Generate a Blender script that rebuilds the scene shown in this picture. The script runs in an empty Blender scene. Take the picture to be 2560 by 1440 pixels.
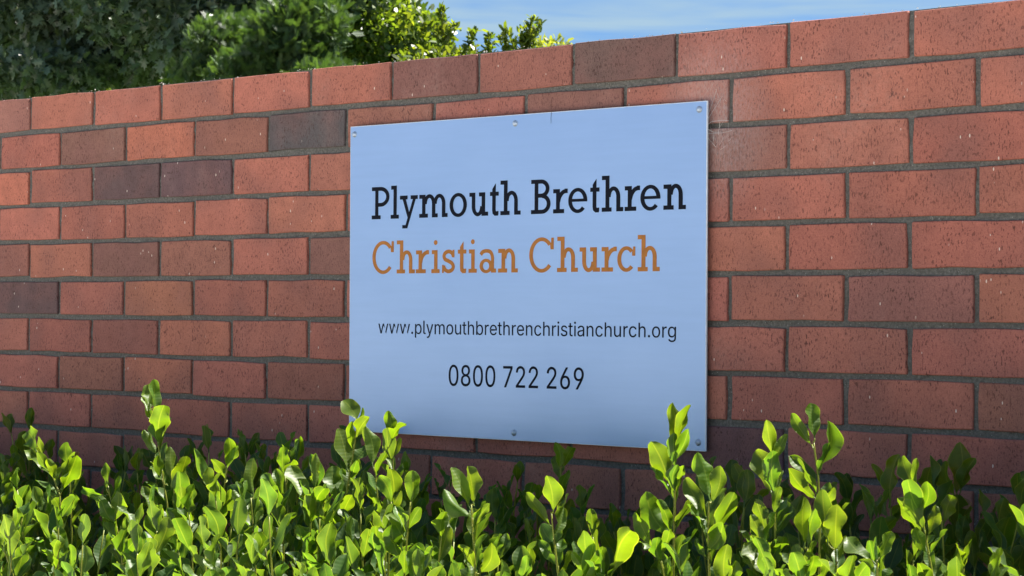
import bpy, math, random
import numpy as np
from mathutils import Vector, Matrix, Euler
random.seed(7); rng = np.random.default_rng(7)
R = math.radians
S = bpy.context.scene
COL = S.collection

# ------------------------------------------------------------------ camera
WALL_TOP = 1.98                      # wall top above ground; wall face lies on y = 0, X runs along it
CX, CD, CZ = 4.365635, 3.123386, WALL_TOP - 0.502907
YAW, PITCH, ROLL, FPX = 0.737029, 0.011784, 0.007773, 5600.0
cy, sy, cp, sp = math.cos(YAW), math.sin(YAW), math.cos(PITCH), math.sin(PITCH)
FW = Vector((-sy*cp, cy*cp, sp)); RT = Vector((cy, sy, 0)); UP = RT.cross(FW)
cr, sr = math.cos(ROLL), math.sin(ROLL)
RT, UP = cr*RT + sr*UP, -sr*RT + cr*UP
CAM = Vector((CX, -CD, CZ))
cam_d = bpy.data.cameras.new('camera'); cam = bpy.data.objects.new('camera', cam_d); COL.objects.link(cam)
m = Matrix((RT, UP, -FW)).transposed().to_4x4(); m.translation = CAM
cam.matrix_world = m
cam_d.sensor_width = 36; cam_d.lens = FPX/2560*36; cam_d.clip_start = .05; cam_d.clip_end = 4000
cam_d.dof.use_dof = True; cam_d.dof.focus_distance = 4.1; cam_d.dof.aperture_fstop = 25
S.camera = cam

def at(x, y, Y):
    """world point on the vertical plane y = Y that is seen at photo pixel (x, y)"""
    D = FW*FPX + RT*(x-1280) - UP*(y-720)
    t = (Y + CD)/D.y
    return CAM + D*t
def px(p):
    v = Vector(p) - CAM; d = v.dot(FW)
    return 1280 + FPX*v.dot(RT)/d, 720 - FPX*v.dot(UP)/d, d

# ------------------------------------------------------------------ sky, sun, exposure
SUN_EL, SUN_AZ = R(57), R(14)        # azimuth to the right of the wall normal, behind the wall
SUNV = Vector((math.sin(SUN_AZ)*math.cos(SUN_EL), math.cos(SUN_AZ)*math.cos(SUN_EL), math.sin(SUN_EL)))
W = bpy.data.worlds.new('World'); S.world = W; W.use_nodes = True
nt = W.node_tree; nt.nodes.clear()
def N(nt, t, **kw):
    n = nt.nodes.new(t)
    for k, v in kw.items():
        if k in n.inputs: n.inputs[k].default_value = v
        else: setattr(n, k, v)
    return n
sky = N(nt, 'ShaderNodeTexSky', sky_type='NISHITA', sun_disc=False, sun_elevation=SUN_EL, sun_rotation=SUN_AZ,
        air_density=1.0, dust_density=0.15, ozone_density=2.5, altitude=0)
tc = N(nt, 'ShaderNodeTexCoord')
mp = N(nt, 'ShaderNodeMapping'); mp.inputs['Scale'].default_value = (2.4, 2.4, 26); mp.inputs['Rotation'].default_value = (0, R(4), 0)
cn = N(nt, 'ShaderNodeTexNoise', Scale=2.6, Detail=5, Roughness=.52, Distortion=.4)
cr_ = nt.nodes.new('ShaderNodeValToRGB'); cr_.color_ramp.elements[0].position = .36; cr_.color_ramp.elements[1].position = .63
cr_.color_ramp.elements[0].color = (0, 0, 0, 1); cr_.color_ramp.elements[1].color = (.75, .75, .75, 1)
mx = N(nt, 'ShaderNodeMix', data_type='RGBA'); mx.inputs[7].default_value = (2.7, 3.65, 4.15, 1)
hue = N(nt, 'ShaderNodeMix', data_type='RGBA', blend_type='MULTIPLY'); hue.inputs[0].default_value = 1; hue.inputs[7].default_value = (.31, .45, .66, 1)
bg = N(nt, 'ShaderNodeBackground', Strength=.05); wo = N(nt, 'ShaderNodeOutputWorld')
L = nt.links.new
L(tc.outputs['Generated'], mp.inputs['Vector']); L(mp.outputs[0], cn.inputs['Vector']); L(cn.outputs['Fac'], cr_.inputs[0])
L(cr_.outputs[0], mx.inputs[0]); L(sky.outputs[0], hue.inputs[6]); L(hue.outputs[2], mx.inputs[6]); L(mx.outputs[2], bg.inputs[0]); L(bg.outputs[0], wo.inputs[0])
sl = bpy.data.lights.new('sun', 'SUN'); sl.energy = 5.0; sl.angle = R(.53); sl.color = (1, .95, .86)
so = bpy.data.objects.new('sun', sl); COL.objects.link(so); so.rotation_euler = SUNV.to_track_quat('Z', 'Y').to_euler()
so.location = (0, 3, 8)
S.view_settings.view_transform = 'Standard'; S.view_settings.look = 'None'; S.view_settings.gamma = 1
S.view_settings.exposure = 1.85
S.cycles.use_denoising = True
S.cycles.max_bounces = 8; S.cycles.transparent_max_bounces = 6

# ------------------------------------------------------------------ helpers
def mesh(name, verts, faces, mat=None, smooth=False, mats=None, fm=None):
    me = bpy.data.meshes.new(name)
    me.from_pydata([tuple(v) for v in verts], [], [tuple(int(i) for i in f) for f in faces])
    for mm in (mats or ([mat] if mat else [])): me.materials.append(mm)
    if fm is not None: me.polygons.foreach_set('material_index', fm)
    if smooth: me.polygons.foreach_set('use_smooth', [True]*len(me.polygons))
    me.update(); return me
def obj(name, me, parent=None, loc=None, **props):
    o = bpy.data.objects.new(name, me); COL.objects.link(o)
    if parent: o.parent = parent
    if loc is not None: o.location = loc
    for k, v in props.items(): o[k] = v
    return o
def thing(name, label, cat, loc=(0, 0, 0), group=None):
    o = obj(name, None, None, loc, label=label, category=cat)
    if group: o['group'] = group
    return o
def box(x0, x1, y0, y1, z0, z1, V, F):
    b = len(V)
    V += [(x0,y0,z0),(x1,y0,z0),(x1,y1,z0),(x0,y1,z0),(x0,y0,z1),(x1,y0,z1),(x1,y1,z1),(x0,y1,z1)]
    F += [[b+i for i in f] for f in ((0,1,5,4),(1,2,6,5),(2,3,7,6),(3,0,4,7),(4,5,6,7),(3,2,1,0))]
def tube(pts, rads, n, V, F):
    pts = [Vector(p) for p in pts]; b = len(V)
    for i, p in enumerate(pts):
        d = (pts[min(i+1, len(pts)-1)] - pts[max(i-1, 0)]).normalized()
        a = d.cross(Vector((.3, 1, .2))).normalized(); c = d.cross(a)
        for k in range(n):
            t = 2*math.pi*k/n
            V.append(tuple(p + (a*math.cos(t) + c*math.sin(t))*rads[i]))
    for i in range(len(pts)-1):
        for k in range(n):
            F.append([b+i*n+k, b+i*n+(k+1) % n, b+(i+1)*n+(k+1) % n, b+(i+1)*n+k])
    F.append([b+(len(pts)-1)*n+k for k in range(n)])

class M:
    def __init__(s, name, rough=.8, spec=.3):
        s.m = bpy.data.materials.new(name); s.m.use_nodes = True; s.nt = s.m.node_tree
        s.b = s.nt.nodes['Principled BSDF']; s.b.inputs['Roughness'].default_value = rough
        s.b.inputs['Specular IOR Level'].default_value = spec
    def n(s, t, **kw): return N(s.nt, t, **kw)
    def l(s, a, b): s.nt.links.new(a, b)
    def mixc(s, f, a, b, mode='MIX'):
        x = s.n('ShaderNodeMix', data_type='RGBA', blend_type=mode)
        for sock, v in ((0, f), (6, a), (7, b)):
            if isinstance(v, (int, float, tuple)): x.inputs[sock].default_value = v
            else: s.l(v, x.inputs[sock])
        return x.outputs[2]
    def ramp(s, f, p0, p1, c0=(0,0,0,1), c1=(1,1,1,1)):
        r = s.n('ShaderNodeValToRGB'); e = r.color_ramp.elements
        e[0].position = p0; e[1].position = p1; e[0].color = c0; e[1].color = c1
        s.l(f, r.inputs[0]); return r.outputs[0]
    def pos(s, sc=(1,1,1), coord='pos'):
        g = s.n('ShaderNodeNewGeometry').outputs['Position'] if coord == 'pos' else s.n('ShaderNodeTexCoord').outputs['Object']
        mpn = s.n('ShaderNodeMapping'); mpn.inputs['Scale'].default_value = sc
        s.l(g, mpn.inputs['Vector']); return mpn.outputs[0]
    def noise(s, v, scale, detail=3, rough=.5, out='Fac'):
        x = s.n('ShaderNodeTexNoise', Scale=scale, Detail=detail, Roughness=rough); s.l(v, x.inputs['Vector']); return x.outputs[out]
    def bump(s, h, strength, dist=.001):
        b = s.n('ShaderNodeBump', Strength=strength, Distance=dist); s.l(h, b.inputs['Height']); s.l(b.outputs[0], s.b.inputs['Normal'])
    def math(s, op, a, b=0):
        x = s.n('ShaderNodeMath', operation=op)
        for i, v in ((0, a), (1, b)):
            if isinstance(v, (int, float)): x.inputs[i].default_value = v
            else: s.l(v, x.inputs[i])
        return x.outputs[0]
    def base(s, c):
        if isinstance(c, tuple): s.b.inputs['Base Color'].default_value = c
        else: s.l(c, s.b.inputs['Base Color'])

WEB = at(1790, 300, 0)
# --- brick
mb = M('fired_brick', .82, .25)
p1 = mb.pos(); ps = mb.pos((1, 1, .42))
oi = mb.n('ShaderNodeObjectInfo')
flash = mb.ramp(mb.noise(p1, 7, 3), .46, .66, (0,0,0,1), (.55,.55,.55,1))
c = mb.mixc(flash, oi.outputs['Color'], (.20, .095, .085, 1))
tone = mb.ramp(mb.noise(p1, 28, 4), .25, .75, (.84,.84,.84,1), (1.14,1.12,1.1,1))
c = mb.mixc(1.0, c, tone, 'MULTIPLY')
fine = mb.ramp(mb.noise(p1, 420, 3, .6), .28, .72, (.80,.78,.78,1), (1.18,1.18,1.18,1))
c = mb.mixc(1.0, c, fine, 'MULTIPLY')
sp_n = mb.noise(ps, 320, 2, .55)
dens = mb.ramp(mb.noise(p1, 22, 2), .35, .65, (.3,.3,.3,1), (1,1,1,1))
specks = mb.math('MULTIPLY', mb.ramp(sp_n, .57, .63), dens)
c = mb.mixc(mb.math('MULTIPLY', specks, .72), c, (.06, .022, .02, 1))
vor = mb.n('ShaderNodeTexVoronoi', Scale=62.0); mb.l(ps, vor.inputs['Vector'])
ww = mb.math('MULTIPLY', mb.math('LESS_THAN', vor.outputs['Distance'], .075), mb.ramp(mb.noise(p1, 17, 1), .5, .56))
c = mb.mixc(mb.math('MULTIPLY', ww, .85), c, (.72, .62, .55, 1))
vd = mb.n('ShaderNodeVectorMath', operation='DISTANCE'); vd.inputs[1].default_value = WEB
mb.l(mb.pos((1, 1, .75)), vd.inputs[0]); vd.inputs[1].default_value = (WEB.x, WEB.y, WEB.z*.75)
dust = mb.math('MULTIPLY', mb.ramp(vd.outputs['Value'], .02, .13, (1,1,1,1), (0,0,0,1)), mb.ramp(mb.noise(mb.pos((1.6, 1, .6)), 170, 4, .65), .38, .68, (.12,.12,.12,1), (.75,.75,.75,1)))
c = mb.mixc(mb.math('MULTIPLY', dust, .85), c, (.44, .37, .37, 1))
bloom = mb.math('MULTIPLY', mb.ramp(mb.noise(mb.pos((1, 1, .7)), 4.2, 4, .6), .56, .74), mb.ramp(mb.noise(p1, 90, 4, .7), .4, .65, (.1,.1,.1,1), (.6,.6,.6,1)))
c = mb.mixc(mb.math('MULTIPLY', bloom, .30), c, (.50, .38, .34, 1))
mb.base(c)
hsum = mb.math('SUBTRACT', mb.math('ADD', mb.noise(p1, 300, 4, .6), mb.math('MULTIPLY', mb.noise(p1, 60, 2), .6)), mb.math('MULTIPLY', specks, .8))
mb.bump(hsum, .55, .0012)
BRICK = mb.m
# --- mortar
mm = M('cement_mortar', .95, .15)
p1 = mm.pos()
c = mm.ramp(mm.noise(p1, 190, 5, .7), .3, .72, (.078,.076,.070,1), (.225,.220,.208,1))
c = mm.mixc(mm.ramp(mm.noise(p1, 14, 3), .4, .65, (0,0,0,1), (.5,.5,.5,1)), c, (.115, .115, .112, 1))
vor = mm.n('ShaderNodeTexVoronoi', Scale=210.0); mm.l(p1, vor.inputs['Vector'])
c = mm.mixc(mm.math('MULTIPLY', mm.math('LESS_THAN', vor.outputs['Distance'], .2), mm.ramp(mm.noise(p1, 60, 2), .52, .6, (0,0,0,1), (.7,.7,.7,1))), c, (.34, .36, .34, 1))
mm.base(c); mm.bump(mm.noise(p1, 240, 5, .7), 1.0, .0035)
MORTAR = mm.m
# --- sign: blue of the reflected sky is put into the panel's colour
msn = M('sign_panel_sky_tint', .26, .6)
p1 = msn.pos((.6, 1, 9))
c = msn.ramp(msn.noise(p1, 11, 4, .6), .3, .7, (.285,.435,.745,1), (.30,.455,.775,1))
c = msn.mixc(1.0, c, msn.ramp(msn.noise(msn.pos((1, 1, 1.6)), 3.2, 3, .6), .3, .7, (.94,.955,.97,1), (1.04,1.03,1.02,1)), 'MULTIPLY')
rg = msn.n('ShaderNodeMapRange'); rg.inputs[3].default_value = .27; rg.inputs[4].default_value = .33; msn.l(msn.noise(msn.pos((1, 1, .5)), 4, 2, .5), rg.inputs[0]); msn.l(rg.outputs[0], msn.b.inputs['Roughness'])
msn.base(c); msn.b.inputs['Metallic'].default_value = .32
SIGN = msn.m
def flat(name, col, rough=.5, metal=0., spec=.4, var=.12, sc=80):
    q = M(name, rough, spec); q.b.inputs['Metallic'].default_value = metal
    q.base(q.ramp(q.noise(q.pos(), sc, 3), .3, .7, tuple(x*(1-var) for x in col)+(1,), tuple(min(1, x*(1+var)) for x in col)+(1,)))
    return q.m
EDGE = flat('sign_edge', (.72,.78,.86), .5)
NAVY = flat('navy_vinyl', (.006,.008,.016), .7, spec=.1)
OCHRE = flat('ochre_vinyl', (.42,.165,.040), .6, spec=.15)
STEEL = flat('zinc_screw', (.42,.50,.62), .5, .6)
WEBM = flat('spider_silk', (.62,.60,.60), .6)
LIME = flat('lime_crumb', (.62,.58,.54), .9)

# ------------------------------------------------------------------ ground
def ground_mat(name, a, b, sc, bs=.01):
    q = M(name, .95, .15); p = q.pos()
    cc = q.ramp(q.noise(p, sc, 6, .65), .3, .7, a+(1,), b+(1,))
    q.base(cc); q.bump(q.noise(p, sc*4, 5, .7), .7, bs); return q.m
GRASS = ground_mat('lawn_grass', (.045,.085,.02), (.10,.15,.045), 6, .02)
SOIL = ground_mat('bark_soil', (.03,.022,.015), (.08,.06,.04), 20, .02)
CONC = ground_mat('pale_concrete', (.50,.46,.41), (.60,.555,.50), 5, .002)
def sheet(name, x0, x1, y0, y1, z, mat):
    o = obj(name, mesh(name, [(x0,y0,z),(x1,y0,z),(x1,y1,z),(x0,y1,z)], [(0,1,2,3)], mat)); o['kind'] = 'structure'; return o
sheet('lawn', -900, 900, -900, 900, 0, GRASS)
sheet('garden_bed', -8, 9, -1.25, -.002, .004, SOIL)
V, F = [], []; box(-50, 50, -60, -1.25, -.2, .03, V, F)
o = obj('bounce_pavement', mesh('bounce_pavement', V, F, CONC)); o['kind'] = 'structure'  # unseen pale paving, stretched far out to bounce light onto wall and sign

# ------------------------------------------------------------------ brick wall
wall = thing('brick_wall', 'red brick garden wall with grey mortar joints carrying the sky-tinted sign', 'wall')
U, VV, JT = .240, .086, .0102
# course joints measured on the photo (small drifts of the hand-laid bond, metres)
DRI = {0:(-.0017), .5:.001, 1:-.001, 1.5:.001, 2:-.002, 2.5:.002, 3:-.004, 3.5:.003, 4:-.0055, 4.5:.005, 5:-.003, 6:.001, 7:.003, 8:.003, 8.5:.002, 9:.0015, 9.5:.002, 10:-.0005, 10.5:-.004}
ROWDZ = [0, 0, 0, 0, 0, 0, 0, 0, 0, 0, 0, 0, 0]
def brick_mesh(seed, wid, hgt=.0756, depth=.11):
    r = random.Random(seed)
    w, h = wid/2, hgt/2; pts = []
    n = 4
    for i in range(n): pts.append((-w+.0015+(2*w-.003)*i/(n-1), -h))
    pts.append((w, -h+.0015)); pts.append((w, 0)); pts.append((w, h-.0015))
    for i in range(n): pts.append((w-.0015-(2*w-.003)*i/(n-1), h))
    pts.append((-w, h-.0015)); pts.append((-w, 0)); pts.append((-w, -h+.0015))
    pts = [(x+r.uniform(-.0009, .0009), z+r.uniform(-.0012, .0012)) for x, z in pts]
    for q in range(r.choice([0, 1, 1, 2])):          # chipped arrises
        i_ = r.randrange(len(pts)); pts[i_] = (pts[i_][0]*.987, pts[i_][1]*(.93 if r.random() < .6 else .965))
    k = len(pts); V, F = [], []
    for ins, y in ((.0022, 0), (.0008, .0007), (0, .0026), (0, depth)):
        for x, z in pts:
            V.append((x*(1-ins/w), y + (r.uniform(-.0002,.0002) if y < .01 else 0), z*(1-ins/h)))
    F.append(list(range(k)))
    for j in range(3):
        for i in range(k): F.append([j*k+i, (j+1)*k+i, (j+1)*k+(i+1) % k, j*k+(i+1) % k])
    F.append([3*k+i for i in reversed(range(k))])
    return V, F
variants = []
for sd in range(14):
    V, F = brick_mesh(sd, .230); variants.append(mesh('brick_%d' % sd, V, F, BRICK))
CR = [(.415,.152,.112), (.445,.155,.106), (.395,.155,.106), (.385,.145,.112), (.315,.130,.102), (.240,.115,.096), (.335,.145,.122), (.135,.080,.086), (.105,.092,.098), (.170,.105,.094)]
COURSES = [   # fired colour of each brick, left to right
 [6,0,0,0,0,0,5,4,9,3,3,0,3,3], [0,5,1,4,8,4,3,5,3,0,0,0,3,3], [1,0,7,7,0,3,3,3,3,6,3,0,0,3], [0,0,0,0,0,3,3,3,3,0,0,0,3,3],
 [4,2,5,4,0,5,3,3,3,0,0,0,3,3], [7,3,2,3,3,3,3,3,3,3,6,0,3,3], [3,3,4,2,3,3,3,3,3,3,3,3,3,3], [3,4,2,3,4,3,3,3,3,3,3,4,3,3],
 [3,3,3,3,3,3,3,3,3,7,3,3,3,3], [4,3,4,4,3,4,3,4,4,3,4,4,3,3], [3,4,3,4,4,3,3,4,4,3,4,3,3,3], [3,4,3,3,4,3,4,3,4,3,4,3,3,3]]
rows_ind = 12
rr = random.Random(11)
for k in range(rows_ind):
    zc = WALL_TOP - k*VV - VV/2 + (.0006 if k else .001) + ROWDZ[k]
    off = 0 if k % 2 == 0 else .5
    for j, ch in enumerate(COURSES[k]):
        i0 = j - 1 + off
        xa = i0*U - DRI.get(i0, 0) + JT/2 + rr.uniform(-.0012, .0012)
        xb = (i0+1)*U - DRI.get(i0+1, 0) - JT/2 + rr.uniform(-.0012, .0012)
        b = obj('brick', rr.choice(variants), wall, ((xa+xb)/2, rr.uniform(-.0009, .0009), zc + rr.uniform(-.0013, .0013)))
        b.scale.x = (xb-xa)/.230
        b.rotation_euler = (rr.uniform(-.004, .004), rr.uniform(-.0035, .0035), rr.uniform(-.003, .003))
        cc = CR[ch]; v = rr.uniform(.9, 1.1)
        b.color = (cc[0]*v, cc[1]*v*rr.uniform(.95, 1.05), cc[2]*v, 1)
# far ends, hidden lower courses and the rear leaf of the wall: same bricks joined
V, F = [], []
def put(V, F, bx, loc, sx=1, flip=False):
    b0 = len(V)
    for x, y, z in bx[0]:
        V.append((x*sx+loc[0], (-y if flip else y)+loc[1], z+loc[2]))
    for f in bx[1]: F.append([b0+q for q in (reversed(f) if flip else f)])
bxs = [brick_mesh(50+q, .230) for q in range(5)]
for k in range(23):
    off = 0 if k % 2 == 0 else .5
    for i in range(-14, 24):
        front_ind = k < rows_ind and -1 <= i < -1+len(COURSES[k])
        loc = ((i+off+.5)*U, rr.uniform(-.001, .001), WALL_TOP - k*VV - VV/2 + (.0006 if k else .001))
        if not front_ind: put(V, F, rr.choice(bxs), loc)
        put(V, F, rr.choice(bxs), (loc[0], .232, loc[2]), flip=True)
bw = obj('outer_brickwork', mesh('outer_brickwork', V, F, BRICK), wall); bw['kind'] = 'stuff'; bw.color = (.30, .11, .08, 1)
# mortar: gently uneven sheet set back from the brick faces, with real thickness behind
nx, nz = 520, 170; X0, X1, Z0, Z1 = -3.3, 5.6, 0.0, WALL_TOP-.0035
gx = np.linspace(X0, X1, nx); gz = np.linspace(Z0, Z1, nz)
V = []; rgm = np.random.default_rng(3)
jit = rgm.normal(0, .0009, (nz, nx)); jit = (jit + np.roll(jit, 1, 1) + np.roll(jit, -1, 1))/2
for a in range(nz):
    for b_ in range(nx): V.append((gx[b_], .0058+jit[a, b_], gz[a]))
F = [(a*nx+b_, a*nx+b_+1, (a+1)*nx+b_+1, (a+1)*nx+b_) for a in range(nz-1) for b_ in range(nx-1)]
n0 = len(V); V += [(x, .228, Z1) for x in gx]; V += [(x, .228, 0) for x in gx]
F += [((nz-1)*nx+i, (nz-1)*nx+i+1, n0+i+1, n0+i) for i in range(nx-1)]
F += [(n0+i, n0+i+1, n0+nx+i+1, n0+nx+i) for i in range(nx-1)]
obj('mortar', mesh('mortar', V, F, MORTAR), wall)
# crumbs of lime left on the top joints
V, F = [], []
for i in range(-1, 13):
    for q in range(rr.choice([1, 2, 3])):
        x = i*U + rr.uniform(-.006, .006); z = WALL_TOP + rr.uniform(-.004, .0015); s = rr.uniform(.0012, .0028); y = rr.uniform(.002, .02)
        b0 = len(V); V += [(x-s,y,z),(x+s,y-s*.4,z),(x,y+s,z),(x,y,z+s),(x+s*.3,y,z-s)]; F += [(b0+a, b0+b_, b0+c_) for a, b_, c_ in ((0,1,3),(1,2,3),(2,0,3),(1,0,4),(2,1,4),(0,2,4))]
for q in range(260):
    x = rr.uniform(-.3, 3); z = WALL_TOP + rr.uniform(-.0015, .0012); s = rr.uniform(.0006, .0016); y = rr.uniform(.003, .05)
    b0 = len(V); V += [(x-s*2,y,z),(x+s*2,y-s*.4,z),(x,y+s,z),(x,y,z+s)]; F += [(b0+a, b0+b_, b0+c_) for a, b_, c_ in ((0,1,3),(1,2,3),(2,0,3))]
o = obj('mortar_crumbs', mesh('mortar_crumbs', V, F, LIME), wall); o['kind'] = 'stuff'

# ------------------------------------------------------------------ sign
YS = -.014                                     # front face of the panel
tl, tr_, br = at(876, 317, YS), at(1768, 251.5, YS), at(1764, 1129, YS); bl = at(872, 1077.5, YS)
sign = thing('wall_sign', 'rectangular church sign tinted with reflected sky blue, screwed to the brick wall above the hedge', 'sign', (tl.x, YS, bl.z))
inv_s = Vector((tl.x, YS, bl.z))
def P(v): return (v[0]-inv_s.x, v[1]-inv_s.y, v[2]-inv_s.z)
co = [bl, br, tr_, tl]
V = []
cx_ = sum(v.x for v in co)/4; cz_ = sum(v.z for v in co)/4
for yy, ins in ((0, .0012), (.0005, 0), (.0035, 0)):
    for v in co: V.append((v.x-inv_s.x - math.copysign(ins, v.x-cx_), yy, v.z-inv_s.z - math.copysign(ins, v.z-cz_)))
F = [(0,1,2,3)] + [(j*4+i, j*4+(i+1) % 4, (j+1)*4+(i+1) % 4, (j+1)*4+i) for j in range(2) for i in range(4)] + [(11,10,9,8)]
F = [F[0]] + [tuple(reversed(f)) for f in F[1:-1]] + [F[-1]]
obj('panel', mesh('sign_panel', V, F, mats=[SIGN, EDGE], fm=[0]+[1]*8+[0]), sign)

class Glyph:
    """slab-serif letters from flat strokes; unit = cap height, s = stem width, t = serif thickness"""
    s, t = .145, .120
    def __init__(g): g.V = []; g.F = []; g.k = 0
    def start(g, x0, x1, z0, H, fz):
        g.x0, g.H, g.z0, g.fz = x0, H, z0, fz; g.W = (x1-x0)/H
    def poly(g, pts):
        g.k += 1; b = len(g.V); y = -.0002 - .00002*(g.k % 12)
        area = sum(pts[i][0]*pts[(i+1) % len(pts)][1]-pts[(i+1) % len(pts)][0]*pts[i][1] for i in range(len(pts)))
        if area < 0: pts = pts[::-1]
        for x, z in pts: g.V.append((g.x0 + x*g.H, y, g.z0 + z*g.H + g.fz*x*g.H))
        g.F.append(list(range(b, b+len(pts))))
    def rect(g, a, b, c, d): g.poly([(a,b),(c,b),(c,d),(a,d)])
    def strip(g, A, B):
        g.k += 1; b = len(g.V); y = -.0002 - .00002*(g.k % 12); n = len(A)
        for q in (A, B):
            for x, z in q: g.V.append((g.x0 + x*g.H, y, g.z0 + z*g.H + g.fz*x*g.H))
        for i in range(n-1):
            f = [b+i, b+i+1, b+n+i+1, b+n+i]
            p = [g.V[q] for q in f]
            ar = sum(p[i_][0]*p[(i_+1) % 4][2]-p[(i_+1) % 4][0]*p[i_][2] for i_ in range(4))
            g.F.append(f if ar > 0 else f[::-1])
    def arc(g, cx, cz, rx, rz, a0, a1, sx=None, sz=None, n=26):
        sx = g.s if sx is None else sx; sz = g.t*.93 if sz is None else sz
        an = [R(a0+(a1-a0)*i/n) for i in range(n+1)]
        g.strip([(cx+rx*math.cos(a), cz+rz*math.sin(a)) for a in an], [(cx+(rx-sx)*math.cos(a), cz+(rz-sz)*math.sin(a)) for a in an])
    def path(g, pts, th):
        P_ = []
        for i in range(len(pts)-1):
            p0, p1, p2, p3 = pts[max(i-1,0)], pts[i], pts[i+1], pts[min(i+2,len(pts)-1)]
            for q in range(6):
                t = q/6
                P_.append(tuple(.5*((2*p1[c])+(-p0[c]+p2[c])*t+(2*p0[c]-5*p1[c]+4*p2[c]-p3[c])*t*t+(-p0[c]+3*p1[c]-3*p2[c]+p3[c])*t**3) for c in (0,1)))
        P_.append(pts[-1]); A, B = [], []
        for i, p in enumerate(P_):
            a, b = P_[max(i-1,0)], P_[min(i+1,len(P_)-1)]; dx, dz = b[0]-a[0], b[1]-a[1]; l_ = math.hypot(dx, dz) or 1
            w = th/2*(1 + .12*abs(dz/l_)); A.append((p[0]-dz/l_*w, p[1]+dx/l_*w)); B.append((p[0]+dz/l_*w, p[1]-dx/l_*w))
        g.strip(A, B)
    XH = .70; AS = 1.02
    def arch(g, xl, xr, top, s):      # from the stem starting at xl to the right edge xr
        rx = (xr-xl)/2; g.arc(xl+rx, top-.30, rx, .30, 0, 180, s, .115)
    def draw(g, ch):
        W, s, t, X, A = g.W, g.s, g.t, g.XH, g.AS
        if ch in 'li':
            top = A if ch == 'l' else X; c = W*.53
            g.rect(c-s/2, 0, c+s/2, top); g.rect(W*.04, top-t, c+s/2, top); g.rect(0, 0, W, t)
            if ch == 'i': g.arc(c-.01, .93, .078, .075, 0, 360, .0779, .0749, 18)
        elif ch in 'hn':
            top = A if ch == 'h' else X; a = .17*W; b = .86*W
            g.rect(a, 0, a+s, top); g.rect(0, top-t, a+s, top); g.rect(0, 0, .46*W, t)
            g.arch(a+s*.35, b, X+.01, s); g.rect(b-s, 0, b, X-.28); g.rect(b-s, 0, W, t)
        elif ch == 'm':
            a, b, c = .10*W, .45*W, .80*W
            g.rect(a, 0, a+s, X); g.rect(0, X-t, a+s, X); g.rect(0, 0, .31*W, t)
            g.arch(a+s*.4, b+s, X+.01, s); g.rect(b, 0, b+s, X-.28); g.rect(b, 0, .655*W, t)
            g.arch(b+s*.4, c+s, X+.01, s); g.rect(c, 0, c+s, X-.28); g.rect(c, 0, W, t)
        elif ch == 'u':
            a, b = .13*W, .84*W
            g.rect(a, .27, a+s, X); g.rect(0, X-t, a+s, X); g.rect(b-s, 0, b, X); g.rect(.51*W, X-t, b, X); g.rect(b-s, 0, W, t)
            rx = (b-s*.4-a)/2; g.arc(a+rx, .29, rx, .30, 180, 360, s, .115)
        elif ch == 'r':
            a = .20*W; g.rect(a, 0, a+s, X); g.rect(0, X-t, a+s, X); g.rect(0, 0, .76*W, t)
            g.path([(a+s*.62, .33), (a+s*.95, .47), (.66*W, .60), (W-.03, .645)], .118); g.rect(W-.115, .575, W, .705)
        elif ch == 't':
            a = .26*W; b = a+s*.98
            g.poly([(a, .15), (a, .78), (a+s*.3, .84), (b, .95), (b, .15)]); g.rect(0, X-t, W, X)
            g.poly([(a, .16), (a+.02, .05), (a+.10, -.01), (.93*W, -.01), (W*.98, .03), (W*.98, .13), (b+.015, .12), (b, .16)])
        elif ch == 'o': g.arc(W/2, X/2, W/2, X/2+.012, 0, 360, s, .105, 44)
        elif ch == 'e':
            g.arc(W/2, X/2, W/2, X/2+.012, -4, 318, s, .105, 40); g.rect(s*.5, .315, W*.995, .40)
        elif ch == 'c':
            g.arc(W/2, X/2, W/2, X/2+.012, 42, 318, s, .105, 36); g.poly([(W-.125,.55),(W-.125,.44),(W-.01,.44),(W-.01,X),(W-.09,X),(W-.09,.6)])
        elif ch == 'C':
            g.arc(W/2, .5, W/2, .515, 40, 320, s, .11, 44); g.poly([(W-.16,.80),(W-.14,.66),(W-.015,.66),(W-.015,1.0),(W-.115,1.0),(W-.12,.86)])
        elif ch == 's':
            g.path([(W*x, z) for x, z in ((.86,.50),(.76,.60),(.52,.652),(.26,.61),(.155,.515),(.25,.415),(.5,.36),(.76,.29),(.86,.19),(.76,.095),(.5,.05),(.26,.095),(.13,.21))], .115)
            g.rect(W*.80, .47, W*.94, X); g.rect(.01, 0, W*.15, .25)
        elif ch == 'a':
            g.path([(.07*W,.535),(.18*W,.615),(.42*W,.65),(.66*W,.61),(.775*W,.48),(.785*W,.3),(.785*W,.02)], .112)
            g.rect(.70*W, 0, W, t); g.arc(.395*W, .2, .395*W, .215, 0, 360, s*.95, .095, 32)
        elif ch == 'y':
            g.rect(0, X-t, .43*W, X); g.rect(.60*W, X-t, W, X)
            g.poly([(.13*W,X-t*.6),(.31*W,X-t*.6),(.585*W,.06),(.48*W,-.06)]); g.poly([(.74*W,X-t*.6),(.905*W,X-t*.6),(.425*W,-.31),(.27*W,-.31)])
            g.rect(.14*W, -.31, .42*W, -.205)
        elif ch == 'P':
            a = .19*W; g.rect(a, 0, a+s, 1); g.rect(0, 1-t, .55*W, 1); g.rect(0, 0, .51*W, t); g.rect(a, .385, .52*W, .385+t)
            g.arc(.5*W, .6925, .5*W, .3075, -90, 90, s, t)
        elif ch == 'B':
            a = .18*W; g.rect(a, 0, a+s, 1); g.rect(0, 1-t, .55*W, 1); g.rect(0, 0, .57*W, t); g.rect(a, .47, .57*W, .47+t)
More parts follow.
